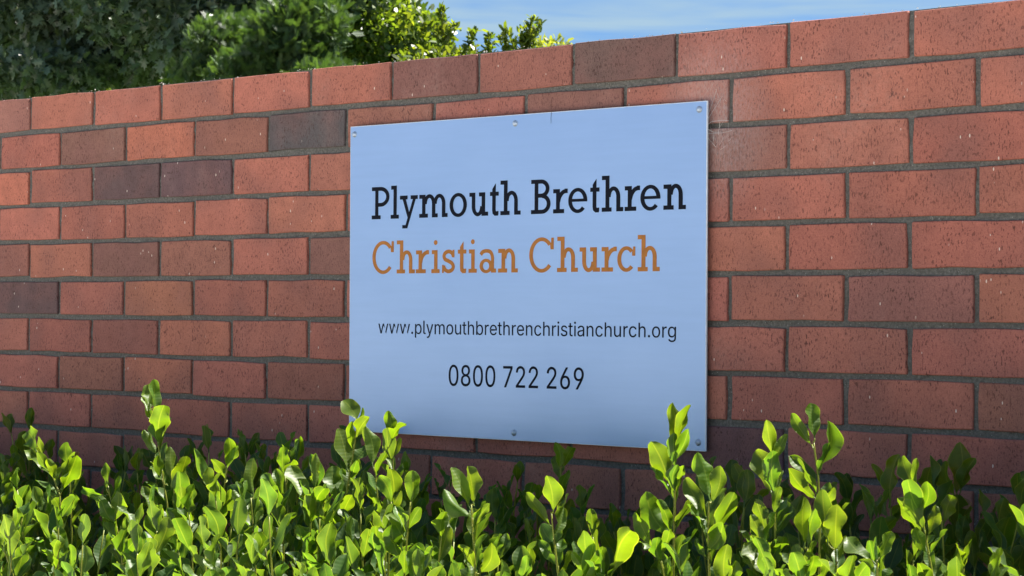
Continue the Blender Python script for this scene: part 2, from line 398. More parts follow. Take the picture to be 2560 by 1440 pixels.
            g.arc(.52*W, .735, .42*W, .265, -90, 90, s, t); g.arc(.55*W, .29, .45*W, .29, -90, 90, s, t)
def line(name, letters, bx0, by0, bx1, by1, capx, captop, mat, label):
    """letters: (char, left px, right px); the baseline runs through two measured points"""
    g = Glyph(); A, B = at(bx0, by0, YS), at(bx1, by1, YS)
    zb = lambda X: A.z + (B.z-A.z)*(X-A.x)/(B.x-A.x)
    T = at(capx, captop, YS); H = T.z - zb(T.x)
    for ch, l_, r_ in letters:
        xa, xb = at(l_, by0, YS).x, at(r_, by0, YS).x
        g.start(xa-inv_s.x, xb-inv_s.x, zb(xa)-inv_s.z, H, 0); g.draw(ch)
    obj(name, mesh(name, g.V, g.F, mat), sign, label=label)
za = lambda v: 920+v/5.333; zb_ = lambda v: 1320+v/5.333
NAVY_W, OCHRE_W = (932, 548.5, 1712, 523, 945, 467.7, NAVY), (995, 683.6, 1645, 678, 1005, 602.5, OCHRE)
line('lettering', [(c, za(a), za(b)) for c, a, b in (('P',50,285),('l',303,412),('y',425,663),('m',683,1062),('o',1088,1318),('u',1350,1602),('t',1625,1742),('h',1765,2035))], *NAVY_W, 'navy slab-serif word Plymouth')
line('lettering', [(c, zb_(a), zb_(b)) for c, a, b in (('B',40,300),('r',335,528),('e',535,790),('t',828,952),('h',983,1270),('r',1288,1492),('e',1497,1765),('n',1805,2105))], *NAVY_W, 'navy slab-serif word Brethren')
line('lettering', [(c, za(a), za(b)) for c, a, b in (('C',58,347),('h',383,625),('r',640,812),('i',845,955),('s',985,1162),('t',1197,1310),('i',1340,1450),('a',1487,1707),('n',1735,1998))], *OCHRE_W, 'ochre slab-serif word Christian')
line('lettering', [(c, zb_(a), zb_(b)) for c, a, b in (('C',15,347),('h',388,665),('u',687,960),('r',980,1182),('c',1190,1433),('h',1462,1757))], *OCHRE_W, 'ochre slab-serif word Church')
try: SANS = bpy.data.fonts.load(bpy.utils.resource_path('LOCAL') + '/datafiles/fonts/Inter.woff2')     # typeface that ships with Blender
except Exception: SANS = None
def sans(txt, x0, y0, x1, y1, hx, htop, hunit, mat, label, bold, name_='lettering'):
    """plain condensed lettering from Blender's built-in typeface, turned into a mesh and fitted to the measured width and height"""
    cu = bpy.data.curves.new('txt', 'FONT'); cu.body = txt; cu.size = 1; cu.resolution_u = 4; 
    cu.offset = 0
    if SANS: cu.font = SANS
    to = bpy.data.objects.new('txt', cu); COL.objects.link(to)
    me = bpy.data.meshes.new_from_object(to.evaluated_get(bpy.context.evaluated_depsgraph_get()))
    cu.body = 'x' if hunit == 'x' else '0'
    rf = bpy.data.meshes.new_from_object(to.evaluated_get(bpy.context.evaluated_depsgraph_get())); hunit = max(v.co.y for v in rf.vertices)
    bpy.data.objects.remove(to)
    n = len(me.vertices); c_ = np.zeros(n*3, 'f'); me.vertices.foreach_get('co', c_); c_ = c_.reshape(-1, 3)
    A, B = at(x0, y0, YS), at(x1, y1, YS); T = at(hx, htop, YS)
    zz = A.z + (B.z-A.z)*(T.x-A.x)/(B.x-A.x)
    mnx, mxx = c_[:,0].min(), c_[:,0].max()
    fx = (B.x-A.x)/(mxx-mnx); fz = (T.z-zz)/hunit
    out = np.zeros_like(c_); out[:,0] = A.x-inv_s.x + (c_[:,0]-mnx)*fx; out[:,1] = -.00025
    out[:,2] = A.z-inv_s.z + (B.z-A.z)*(c_[:,0]-mnx)/(mxx-mnx) + c_[:,1]*fz
    polys = [tuple(p.vertices) for p in me.polygons]; V, F = [], []
    for j, (dx, dz) in enumerate(bold):             # the heavier stroke of the sign's lettering: copies a hair apart and a hair proud
        b0 = len(V); V += [(x+dx, y-.00003*j, z+dz) for x, y, z in out]; F += [[b0+q for q in f] for f in polys]
    me = mesh(name_, V, F, mat)
    obj('lettering', me, sign, label=label)
sans('www.plymouthbrethrenchristianchurch.org', 946, 833.5, 1690, 844.5, 946, 809, 'x', NAVY, 'navy web address in condensed sans lettering', [(-.0001,0),(.0001,0)])
for txt, xa, ya, xb, yb, ytop in (('0800', 1122, 964, 1238, 967.4, 911.5), ('722', 1258, 968, 1345, 970.6, 914.5), ('269', 1367, 971.3, 1459, 974, 917)):
    sans(txt, xa, ya, xb, yb, xa, ytop, '0', NAVY, 'navy telephone digits ' + txt, [(-.0003,0),(.0003,0),(0,.0002),(0,-.0002)])
# dome-headed screws
V, F = [], []; n = 14
for r_, y in ((.0062, 0), (.0060, -.0008), (.0048, -.0010), (.0044, -.0024), (.0030, -.0034), (.0012, -.0037)):
    for k in range(n): V.append((r_*math.cos(2*math.pi*k/n), y, r_*math.sin(2*math.pi*k/n)))
for j in range(5):
    for k in range(n): F.append([j*n+k, (j)*n+(k+1) % n, (j+1)*n+(k+1) % n, (j+1)*n+k])
F.append([5*n+k for k in range(n)])
scr = mesh('screw', V, F, STEEL, smooth=True)
for x, y in ((886.5,336),(1288,308.5),(1748.5,273.5),(886,1058),(1285,1082),(1746,1106)):
    p = at(x, y, YS); obj('screw', scr, sign, P((p.x, YS-.0002, p.z)))
V, F = [], []
p = at(1379, 281, YS); q = at(1378, 309, YS)
tube([P((p.x, YS-.0006, p.z)), P((p.x-.0009, YS-.001, (p.z+q.z)/2)), P((q.x, YS-.0006, q.z))], [.0004, .00035, .0002], 4, V, F)
obj('scratch', mesh('scratch', V, F, flat('grime', (.12,.14,.18), .9)), sign)
# cobweb spun between the sign edge and the joint beside it
V, F = [], []; wr = random.Random(5)
wc = at(1772, 312, -.006)
def strand(a, b, sag, r_=.00022):
    a, b = Vector(a), Vector(b); pts = [a.lerp(b, i/6) + Vector((0, 0, -sag*math.sin(math.pi*i/6))) for i in range(7)]
    tube([p_-wc for p_ in pts], [r_]*7, 3, V, F)
for (x0,y0,x1,y1,sg,r_) in ((1769,312,1786,303,-.0015,.0004),(1786,303,1822,301,-.0005,.0003),(1769,322,1800,330,.003,.0003),(1770,334,1830,326,.002,.00025),(1800,304,1796,338,0,.0003),
      (1768,300,1806,240,0,.0003),(1769,290,1792,222,.001,.0003),(1770,345,1790,368,0,.0003),(1783,338,1784,352,0,.0003)):
    strand(at(x0,y0,-.011), at(x1,y1,-.0015), sg, r_)
for q in range(30):
    a = wr.uniform(0, 6.28); l_ = wr.uniform(.01, .05); x, y = 1769+wr.uniform(0, 55), wr.choice([wr.uniform(225, 300), wr.uniform(325, 365)])
    A = at(x, y, -.0016); strand(A, A+Vector((l_*.35*math.cos(a), -.0005, l_*.5*math.sin(a))), 0, .00013)
o = obj('cobweb', mesh('cobweb', V, F, WEBM), None, wc, label='dusty cobweb at the right edge of the sign on the brick wall', category='cobweb')

# ------------------------------------------------------------------ hedge of wavy-leaved shrubs
def leaf_material(name, trans=.5, gloss=.28):
    q = M(name, gloss, .40); nt = q.nt
    oi = q.n('ShaderNodeObjectInfo'); uv = q.n('ShaderNodeUVMap'); uv.uv_map = 'UVMap'
    sx = q.n('ShaderNodeSeparateXYZ'); q.l(uv.outputs[0], sx.inputs[0])
    at_ = q.n('ShaderNodeAttribute', attribute_name='tint'); 
    col = q.mixc(1.0, oi.outputs['Color'], at_.outputs['Color'], 'MULTIPLY')
    au = q.math('ABSOLUTE', sx.outputs[0])
    mot = q.ramp(q.noise(q.pos(), 60, 3), .3, .7, (.86,.88,.86,1), (1.1,1.08,1.1,1))
    col = q.mixc(1.0, col, mot, 'MULTIPLY')
    mid = q.ramp(au, .035, .085, (1,1,1,1), (0,0,0,1)); rim = q.ramp(au, .90, .97)  # midrib, and a pale rim painting in light caught on the leaf margin
    wv = q.n('ShaderNodeTexWave', Scale=1.0, Distortion=1.5, Detail=1.0); wv.wave_type = 'BANDS'; wv.bands_direction = 'Y'
    uvm = q.n('ShaderNodeMapping'); uvm.inputs['Scale'].default_value = (1, 3.4, 1); q.l(uv.outputs[0], uvm.inputs['Vector']); q.l(uvm.outputs[0], wv.inputs['Vector'])
    hl = q.math('MAXIMUM', q.math('MULTIPLY', mid, .45), q.math('MULTIPLY', rim, .6))
    pale = q.mixc(.5, q.mixc(1.0, col, (2.0,1.8,1.8,1), 'MULTIPLY'), (.24, .27, .06, 1))
    c = q.mixc(hl, col, pale); q.base(c)
    q.bump(q.math('ADD', q.math('MULTIPLY', wv.outputs['Fac'], .35), q.noise(q.pos(), 90, 2)), .25, .0015)
    tr = q.n('ShaderNodeBsdfTranslucent')
    tcol = q.mixc(1.0, c, (2.55, 2.25, .55, 1), 'MULTIPLY'); q.l(tcol, tr.inputs['Color'])
    ms = q.n('ShaderNodeMixShader'); ms.inputs[0].default_value = trans
    out = nt.nodes['Material Output']; q.l(q.b.outputs[0], ms.inputs[1]); q.l(tr.outputs[0], ms.inputs[2]); q.l(ms.outputs[0], out.inputs['Surface'])
    return q.m
LEAF = leaf_material('shrub_leaf', .5, .47)
def stem_mat():
    q = M('young_stem', .45, .4); oi = q.n('ShaderNodeObjectInfo')
    q.base(q.mixc(1.0, oi.outputs['Color'], q.ramp(q.noise(q.pos(), 50, 2), .3, .7, (.8,.8,.8,1), (1.15,1.15,1.15,1)), 'MULTIPLY')); return q.m
STEM = stem_mat()
WOOD = flat('old_bark', (.10,.075,.05), .9, sc=60)
DEAD = flat('withered_leaf', (.16,.085,.04), .8, sc=90)

def leaf_geo(seed, hi=True):
    """blade along +Y, upper side +Z, unit length; leathery, obovate with a waved margin"""
    r = random.Random(seed); nu, nv = (5, 14) if hi else (3, 6)
    wid = r.uniform(.175, .235); cup = r.uniform(.15, .75); wa = r.uniform(.035, .11); fr = r.uniform(1.2, 2.1); ph = r.uniform(0, 6.28)
    curl = r.uniform(-.35, .12); wl = r.uniform(.03, .075)*(1 if hi else .5); pet = r.uniform(.10, .17); tw = r.uniform(-.5, .5); bend = r.uniform(-.12, .12)
    V, UV, F = [], [], []
    for j in range(nv):
        s_ = j/(nv-1); t = .45*s_ + .55*(.5-.5*math.cos(math.pi*s_))
        prof = (math.sin(math.pi*t**1.22))**(.75 if t < .55 else .5) if 0 < s_ < 1 else 0
        prof = max(prof, .06 if t == 0 else .10)
        for i in range(nu):
            u = -1 + 2*i/(nu-1); side = 1 if u > 0 else -1
            wv = 1 + wl*2.2*math.sin(fr*6.28*t + ph + side*1.1)*abs(u)
            hw = wid*prof*wv
            x = u*hw + bend*math.sin(t*math.pi); y = pet + t
            z = cup*abs(u)**1.5*hw + wa*math.sin(fr*6.28*t + ph*1.7 + side*.9)*abs(u)**2*(prof) + curl*t*t*.5
            x2 = x*math.cos(tw*t) - z*math.sin(tw*t)*.6; z2 = z + x*math.sin(tw*t)*.6
            if j == nv-1: y -= .012*abs(u)
            V.append((x2, y, z2)); UV.append((u if abs(u) > 0 else 0, t))
    for j in range(nv-1):
        for i in range(nu-1): F.append((j*nu+i, j*nu+i+1, (j+1)*nu+i+1, (j+1)*nu+i))
    nb = len(F); b = len(V)
    for k, (yy, rad) in enumerate(((0, .020), (pet+.05, .012))):
        for a in range(3):
            V.append((rad*math.cos(a*2.094), yy, rad*math.sin(a*2.094)-.004)); UV.append((.5, 0))
    for a in range(3): F.append((b+a, b+(a+1) % 3, b+3+(a+1) % 3, b+3+a))
    return V, UV, F, nb
def leaf_mesh(seed):
    V, UV, F, nb = leaf_geo(seed)
    me = mesh('leaf', V, F, smooth=True, mats=[LEAF, STEM], fm=[0]*nb+[1]*(len(F)-nb))
    uvl = me.uv_layers.new(name='UVMap'); uvl.data.foreach_set('uv', [c for l_ in me.loops for c in UV[l_.vertex_index]])
    ca = me.color_attributes.new('tint', 'FLOAT_COLOR', 'POINT'); ca.data.foreach_set('color', [1.0]*4*len(V))
    return me
LEAVES = [leaf_mesh(100+i) for i in range(16)]
LOW = [leaf_geo(200+i, False) for i in range(6)]
hr = random.Random(21)

def shoot_plan(base, tip, n_leaf, size, seed, side=0):
    """stem points and leaf frames for one shoot; returns pts, [(matrix, scale, t)]"""
    r = random.Random(seed); base, tip = Vector(base), Vector(tip); ax = tip-base; L_ = ax.length
    bow = Vector((r.uniform(-1, 1), r.uniform(-1, 1), 0))*L_*.05
    pts = [base.lerp(tip, i/7) + bow*math.sin(math.pi*i/7) for i in range(8)]
    out = []; ph = r.uniform(0, 6.28)
    for k in range(n_leaf):
        t = 1 - (k+.15)/n_leaf*.93 if k > 1 else 1 - .02*k
        t = max(.04, t); f = t*7; i = min(6, int(f)); p = pts[i].lerp(pts[i+1], f-i); d = (pts[i+1]-pts[i]).normalized()
        ang = ph + k*2.4 + r.uniform(-.35, .35)
        a1 = d.cross(Vector((1, .2, .1))).normalized(); b1 = d.cross(a1)
        rad = a1*math.cos(ang) + b1*math.sin(ang)
        th = R(8 + 26*min(1, k/5.) + r.uniform(-8, 14))
        dr = (d*math.cos(th) + rad*math.sin(th)).normalized(); nr = (d*math.sin(th) - rad*math.cos(th)).normalized()
        tw = r.uniform(-.7, .7); xa = dr.cross(nr).normalized(); xr = xa*math.cos(tw) + nr*math.sin(tw); nr = xr.cross(dr)
        m = Matrix((xr, dr, nr)).transposed().to_4x4(); m.translation = p
        sc = size*(.62 + .13*min(3, k) + r.uniform(-.08, .1)) if k < 4 else size*r.uniform(.8, 1.1)
        out.append((m, sc, t))
    return pts, out

def tint(depth_low, young):
    """leaf colour: lime on young tips, deep green on older and wall-shaded leaves"""
    a = Vector((.075, .135, .010)); b = Vector((.042, .100, .030))
    v = b.lerp(a, young); s = hr.uniform(.85, 1.15)
    y_ = hr.uniform(.85, 1.12)
    return (v.x*s*y_, v.y*s, v.z*s, 1)

# shoots that can be told apart in the photograph: tip px, base px, distance from the wall, leaves, blade length (m)
HERO = [
 ((20,1045),(40,1300),.20,9,.062),((75,1035),(80,1290),.24,9,.060),((118,1110),(110,1330),.24,8,.058),((30,1130),(0,1330),.30,8,.06),
 ((355,1140),(340,1330),.28,7,.055),((598,1110),(600,1300),.24,7,.055),((672,1115),(668,1300),.24,6,.050),
 ((1028,1150),(1030,1350),.36,8,.055),((1070,1210),(1060,1360),.34,6,.05),((1288,1165),(1285,1350),.16,8,.050),((1340,1220),(1335,1350),.26,6,.045),
 ((1240,1250),(1250,1420),.34,7,.055),((1490,1290),(1500,1450),.55,6,.05),((1535,1280),(1545,1440),.30,7,.055),
 ((2165,1250),(2180,1420),.32,6,.060),((2460,1260),(2450,1400),.25,7,.06),((2540,1270),(2530,1430),.30,8,.060),((2490,1405),(2480,1500),.85,7,.055),
 ((60,1180),(60,1400),.7,8,.052),((350,1250),(350,1450),.5,7,.06),((820,1250),(830,1430),.62,7,.055),((1090,1290),(1095,1470),.74,7,.055),
 ((135,1275),(140,1460),.8,7,.05),((1315,1310),(1325,1470),.5,7,.055),((1905,1300),(1915,1460),.70,6,.055),((2420,1365),(2410,1490),.55,6,.055),
]
# shoots read leaf by leaf from the photograph: distance from the wall, stem (px), leaves (foot px, tip px, width/length)
POSED = [
 (.62, [(1683,1110),(1688,1180),(1686,1290),(1682,1490)], [(1682,1120,1673,1009,.42),(1687,1118,1719,1009,.40),(1682,1160,1722,1070,.28),(1675,1215,1628,1101,.52),(1682,1225,1707,1162,.30),(1675,1350,1612,1232,.50),(1688,1330,1728,1257,.34),(1680,1350,1648,1250,.36),(1684,1270,1700,1190,.34)]),
 (.66, [(1640,1360),(1660,1430),(1672,1500)], [(1637,1380,1590,1280,.42),(1645,1400,1600,1350,.4),(1650,1390,1672,1320,.4)]),
 (.68, [(1772,1255),(1771,1330),(1774,1500)], [(1772,1260,1742,1139,.46),(1776,1262,1801,1162,.42),(1768,1305,1715,1200,.40),(1775,1350,1836,1235,.42),(1775,1380,1808,1305,.45),(1772,1400,1740,1350,.4)]),
 (.74, [(1810,1485),(1808,1540)], [(1810,1490,1815,1370,.52),(1806,1500,1840,1400,.4)]),
 (.64, [(1932,1150),(1936,1250),(1938,1350),(1930,1480)], [(1935,1157,1919,1052,.44),(1938,1165,1967,1082,.30),(1930,1240,1880,1122,.50),(1938,1235,1957,1175,.28),(1938,1290,1950,1215,.36),(1934,1400,1960,1340,.4)]),
 (.66, [(1911,1342),(1920,1430),(1925,1500)], [(1910,1340,1892,1250,.50),(1911,1348,1880,1300,.5)]),
 (.60, [(2034,1105),(2045,1190),(2050,1290),(2048,1420)], [(2037,1102,2027,1007,.46),(2028,1117,1980,1032,.34),(2046,1175,2082,1060,.48),(2040,1255,1978,1170,.44),(2050,1290,2085,1225,.4)]),
 (.44, [(2060,1250),(2056,1380)], [(2050,1240,1982,1137,.46),(2062,1262,2094,1205,.42)]),
 (.72, [(2088,1375),(2096,1480)], [(2070,1365,2056,1226,.46),(2090,1390,2090,1263,.60),(2094,1410,2120,1340,.4)]),
 (.74, [(2018,1370),(2020,1490)], [(2012,1372,2022,1252,.36),(2022,1375,2046,1270,.36)]),
 (.72, [(2192,1400),(2196,1500)], [(2187,1412,2120,1333,.46),(2195,1400,2234,1328,.46),(2190,1440,2150,1400,.5)]),
 (.78, [(2005,1430),(2012,1500)], [(2003,1440,1980,1358,.46),(2008,1450,2036,1390,.44)]),
 (.80, [(2128,1455),(2135,1510)], [(2128,1468,2124,1392,.5),(2130,1470,2165,1415,.45)]),
 (.60, [(2296,1225),(2306,1300),(2328,1420),(2340,1500)], [(2288,1228,2250,1137,.42),(2293,1226,2288,1147,.36),(2303,1278,2318,1202,.52),(2310,1342,2243,1245,.44),(2316,1345,2340,1262,.40),(2322,1390,2290,1320,.45)]),
 (.46, [(2355,1300),(2362,1440)], [(2355,1312,2382,1238,.5),(2356,1330,2330,1270,.45)]),
 (.20, [(2391,1235),(2392,1400)], [(2390,1245,2394,1105,.50),(2389,1246,2362,1150,.46),(2393,1242,2430,1150,.44),(2392,1300,2420,1250,.5)]),
 (.22, [(2226,1265),(2230,1400)], [(2225,1270,2238,1142,.40),(2224,1235,2182,1160,.36),(2228,1300,2195,1240,.5),(2228,1320,2262,1255,.5)]),
 (.26, [(1888,1255),(1892,1400)], [(1887,1262,1835,1163,.42),(1889,1280,1915,1220,.5),(1890,1310,1850,1260,.5)]),
 (.58, [(385,1020),(393,1090),(402,1160),(418,1260),(424,1400)], [(394,1045,382,950,.40),(386,1020,366,960,.46),(379,1026,376,984,.66),(398,1112,410,1012,.52),(387,1075,357,990,.26),(398,1142,359,1073,.40),(408,1200,396,1140,.40),(415,1215,380,1160,.40)]),
 (.62, [(432,1200),(444,1300),(450,1440)], [(432,1212,426,1116,.36),(440,1250,462,1139,.52),(446,1290,448,1178,.50),(447,1330,418,1270,.45),(448,1350,476,1290,.45)]),
 (.60, [(568,1165),(556,1250),(540,1330),(532,1460)], [(569,1170,574,1098,.50),(566,1178,592,1118,.34),(562,1205,530,1145,.36),(536,1285,537,1205,.56),(540,1250,490,1125,.26),(545,1290,580,1230,.44),(534,1350,505,1290,.44)]),
 (.70, [(627,1245),(634,1330),(642,1480)], [(627,1248,627,1150,.46),(634,1326,640,1245,.56),(628,1285,582,1228,.42),(644,1412,645,1332,.72),(638,1370,600,1310,.50)]),
 (.64, [(700,1240),(706,1310),(712,1460)], [(705,1304,686,1212,.50),(701,1252,657,1180,.36),(703,1245,690,1170,.38),(711,1365,712,1302,.66),(708,1330,740,1280,.42)]),
 (.50, [(712,1185),(722,1300)], [(711,1192,709,1115,.44),(714,1200,735,1150,.40)]), (.44, [(746,1150),(742,1280)], [(745,1158,753,1095,.26),(744,1170,735,1120,.36),(744,1190,768,1140,.36)]),
 (.66, [(780,1220),(778,1300),(766,1460)], [(774,1262,726,1168,.50),(782,1228,790,1131,.28),(779,1298,818,1212,.32),(776,1310,790,1250,.44),(772,1380,742,1310,.55),(770,1400,800,1340,.45)]),
 (.52, [(893,1060),(884,1130),(868,1220),(855,1300),(850,1440)], [(891,1056,860,1003,.58),(879,1132,876,1052,.38),(893,1072,908,1020,.30),(888,1100,922,1042,.34),(872,1180,845,1074,.46),(858,1272,831,1163,.50),(870,1215,895,1150,.36),(856,1300,880,1240,.44)]),
 (.58, [(938,1160),(944,1250),(950,1400)], [(940,1172,911,1073,.50),(942,1200,962,1130,.36),(946,1270,915,1210,.46)]),
 (.50, [(978,1105),(984,1190),(986,1300)], [(977,1112,969,1030,.50),(980,1108,1011,1048,.30),(982,1150,1000,1095,.32),(983,1190,955,1130,.40),(984,1210,1006,1160,.34)]),
 (.70, [(1026,1255),(1018,1340),(1008,1480)], [(1025,1267,1031,1175,.56),(1014,1350,978,1275,.60),(1008,1412,978,1310,.54),(1016,1330,1050,1270,.45)]),
 (.66, [(978,1255),(975,1340),(970,1440)], [(977,1266,943,1188,.56),(976,1290,1004,1230,.4),(972,1340,930,1280,.5)]),
 (.70, [(1178,1260),(1184,1360),(1192,1500)], [(1180,1266,1169,1164,.50),(1176,1278,1128,1172,.34),(1186,1366,1185,1270,.56),(1178,1300,1108,1222,.30),(1182,1320,1222,1260,.36),(1190,1430,1150,1360,.45),(1192,1440,1228,1370,.5)]),
 (.68, [(1378,1280),(1388,1370),(1402,1500)], [(1377,1286,1372,1187,.52),(1378,1322,1316,1232,.34),(1388,1352,1413,1270,.42),(1390,1360,1352,1310,.5),(1396,1420,1350,1350,.46)]),
 (.74, [(1466,1410),(1470,1500)], [(1465,1412,1456,1328,.66),(1468,1430,1502,1370,.5),(1466,1440,1430,1380,.45)]), (.74, [(1520,1440),(1515,1510)], [(1520,1445,1592,1320,.34),(1518,1460,1490,1400,.45)]),
 (.30, [(1402,1165),(1404,1260),(1406,1400)], [(1400,1176,1391,1110,.50),(1404,1172,1432,1118,.34),(1401,1208,1386,1138,.46),(1404,1240,1425,1180,.40),(1404,1280,1380,1220,.50),(1405,1300,1430,1245,.50)]),
 (.62, [(104,1140),(132,1190),(150,1240),(155,1420)], [(98,1130,68,1079,.44),(108,1145,94,1092,.34),(122,1186,64,1125,.34),(142,1212,118,1148,.46),(153,1230,196,1146,.40),(150,1225,168,1150,.34),(152,1290,118,1230,.44),(154,1300,192,1245,.42)]),
 (.58, [(172,1160),(176,1230),(180,1340)], [(170,1167,163,1104,.56),(174,1175,190,1130,.36)]),
 (.66, [(270,1215),(286,1290),(304,1380),(312,1500)], [(270,1227,261,1156,.36),(278,1260,301,1192,.34),(272,1240,202,1221,.30),(290,1308,300,1225,.44),(284,1290,240,1240,.34),(300,1350,262,1290,.42),(330,1402,335,1343,.70),(304,1390,340,1345,.5)]),
]
def hx(p): return p.x
plans = []     # (x, y, pts, leaves, hero)
for i, (t_, b_, d_, n_, s_) in enumerate(HERO):
    T, B = at(t_[0], t_[1], -d_), at(b_[0], b_[1], -d_ + hr.uniform(-.03, .03))
    T.y += hr.uniform(-.02, .02)
    axis = (T-B); T = T - axis.normalized()*s_*.62            # the top leaves reach on past the stem's end
    B = B - axis.normalized()*.06
    plans.append((T.x, T.y, *shoot_plan(B, T, max(4, round(n_*.85)), s_*1.12, 1000+i), True))
def posed(depth, stem, leaves, seed):
    r = random.Random(seed); pts = [at(x, y, -depth) for x, y in stem]
    ctl = [pts[0]] + pts + [pts[-1] + (pts[-1]-pts[-2]).normalized()*.10]; out = []
    line_ = []
    for i in range(len(ctl)-1):
        for q in range(4): line_.append(ctl[i].lerp(ctl[i+1], q/4))
    line_ = line_[4:] + [ctl[-1]]; line_.reverse()
    foots = []
    for k, (bx, by, tx, ty, w) in enumerate(leaves):
        B = at(bx, by, -depth); near = min(line_, key=lambda p: (p-B).length)
        B.y += r.uniform(-.006, .006); T = at(tx, ty, -depth + r.uniform(-.022, .022)); d = T-B; ln = d.length; d.normalize()
        tc_ = (CAM-B).normalized(); n = (tc_ - d*tc_.dot(d)).normalized(); x = d.cross(n)
        a = r.choice([-1, 1])*r.uniform(.05, .75) + (math.pi if r.random() < .45 else 0)
        n2 = n*math.cos(a) + x*math.sin(a); x2 = d.cross(n2)
        m_ = Matrix((x2, d, n2)).transposed().to_4x4(); m_.translation = B
        sc = ln/1.12; wf = .88*w*ln/(.47*sc)/max(.8, abs(math.cos(a)))
        out.append((m_, (sc*wf, sc, sc), k/len(leaves))); foots.append((near, B))
    n0 = max(3, len(leaves)//2+2); L_ = len(line_)-1            # small leaves between the ones read off the photo
    for k in range(n0+3):
        f = (.05 + .72*(k+r.random())/(n0+3))*L_; i_ = min(L_-1, int(f)); p = line_[i_].lerp(line_[i_+1], f-i_); d = (line_[i_+1]-line_[i_]).normalized()
        an = r.uniform(0, 6.28); a1 = d.cross(Vector((1, .2, .1))).normalized(); rad = a1*math.cos(an) + d.cross(a1)*math.sin(an); th = R(r.uniform(14, 42))
        dr = (d*math.cos(th) + rad*math.sin(th)).normalized(); nr = (d*math.sin(th) - rad*math.cos(th)).normalized(); xa = dr.cross(nr)
        m_ = Matrix((xa, dr, nr)).transposed().to_4x4(); m_.translation = p; out.append((m_, r.uniform(.035, .062), .6)); foots.append((p, p+d*.001))
    return line_, out, foots
PET = {}
for i, (dp, st_, lv_) in enumerate(POSED):
    a_, b_, c_ = posed(dp, st_, lv_, 4000+i)
    e_ = (a_[-1].x, a_[-1].y, a_, b_, True); PET[id(a_)] = c_; plans.append(e_)
# body of the hedge: shoots on a loose grid, tips following the outline seen in the photograph
PROF = [(-900,1130),(0,1130),(200,1215),(300,1190),(550,1160),(750,1170),(900,1215),(1050,1225),(1150,1290),(1300,1310),(1500,1325),(1600,1285),(1800,1265),(2000,1290),(2150,1310),(2400,1270),(2560,1250),(3600,1230)]
def prof(x):
    for (a, ya), (b, yb) in zip(PROF, PROF[1:]):
        if a <= x <= b: return ya + (yb-ya)*(x-a)/(b-a)
    return 1230
def fill(step, seed, dz):
    r = random.Random(seed); x = -.75
    while x < 4.3:
        y = -.10
        while y > -.88:
            X = x + r.uniform(-.5, .5)*step; Y = y + r.uniform(-.5, .5)*step
            q = px((X, Y, 1.1))
            ppx = q[0]
            T = at(ppx, prof(ppx), -.30)           # height of the canopy above that spot
            z = T.z + r.uniform(-.09, .03) - dz - (.13*max(0, -Y-.42)) - (.03 if ppx > 1500 and Y < -.4 else 0)
            lean = Vector((r.uniform(-.04, .04), r.uniform(-.05, .03), 0))
            T = Vector((X, Y, z)); B = T - Vector((0, 0, r.uniform(.17, .24))) - lean
            young = r.random()
            plans.append((X, Y, *shoot_plan(B, T, r.choice([7, 8, 9]), r.uniform(.062, .082), r.randrange(10**6)), False))
            y -= step
        x += step
fill(.095, 5, .0)
fill(.098, 6, .10)
fill(.13, 9, .20)
fill(.15, 8, .30)

# two staggered rows of plants: a sunlit front row and a shaded row close to the wall
def skew(x, y): return x + .9*y
FRONT = [-99] + [skew(at(q, 1200, -.65).x, -.65) for q in (215, 480, 800, 1090, 1500, 1860, 2160)] + [99]
REAR = [-99] + [skew(at(q, 1200, -.25).x, -.25) for q in (480, 1150, 1900)] + [99]
ROWS = [(False, FRONT[q], FRONT[q+1], lb) for q, lb in enumerate((
 'lit front hedge shrub at the far left with a brown withered scrap on its shoot',
 'lit hedge shrub whose single tall shoot stands highest, left of the sign',
 'lit hedge shrub of many even shoots between the lone tall shoot and the sign',
 'lit hedge shrub whose twin tall shoots overlap the lower left corner of the sign',
 'lit hedge shrub under the telephone number, a broad glowing leaf topping each tallest shoot',
 'lit hedge shrub whose tall shoot crosses the lower right corner of the sign',
 'lit hedge shrub right of the sign with two tall slender shoots before the dark brick',
 'lit front hedge shrub nearest the right edge with a leaning two-leaf shoot'))]
ROWS += [(True, REAR[q], REAR[q+1], lb) for q, lb in enumerate((
 'shaded rear hedge shrub at the far left, dark leaves against the lower bricks',
 'shaded rear hedge shrub with low dark tips just left of the sign',
 'shaded rear hedge shrub under the sign, one upright shoot nearly touching its lower edge',
 'shaded rear hedge shrub at the right with a dark upright leaf pair against bricks'))]
def score(pl):
    q = px((pl[0], pl[1], pl[2][-1].z)); vis = -60 < q[0] < 2640 and q[1] < 1500
    return (pl[4] and vis, vis, -q[1] + (500*(-pl[1]) if pl[1] < -.42 else 0))
GRP = 'shrubs planted as a hedge along the brick wall'
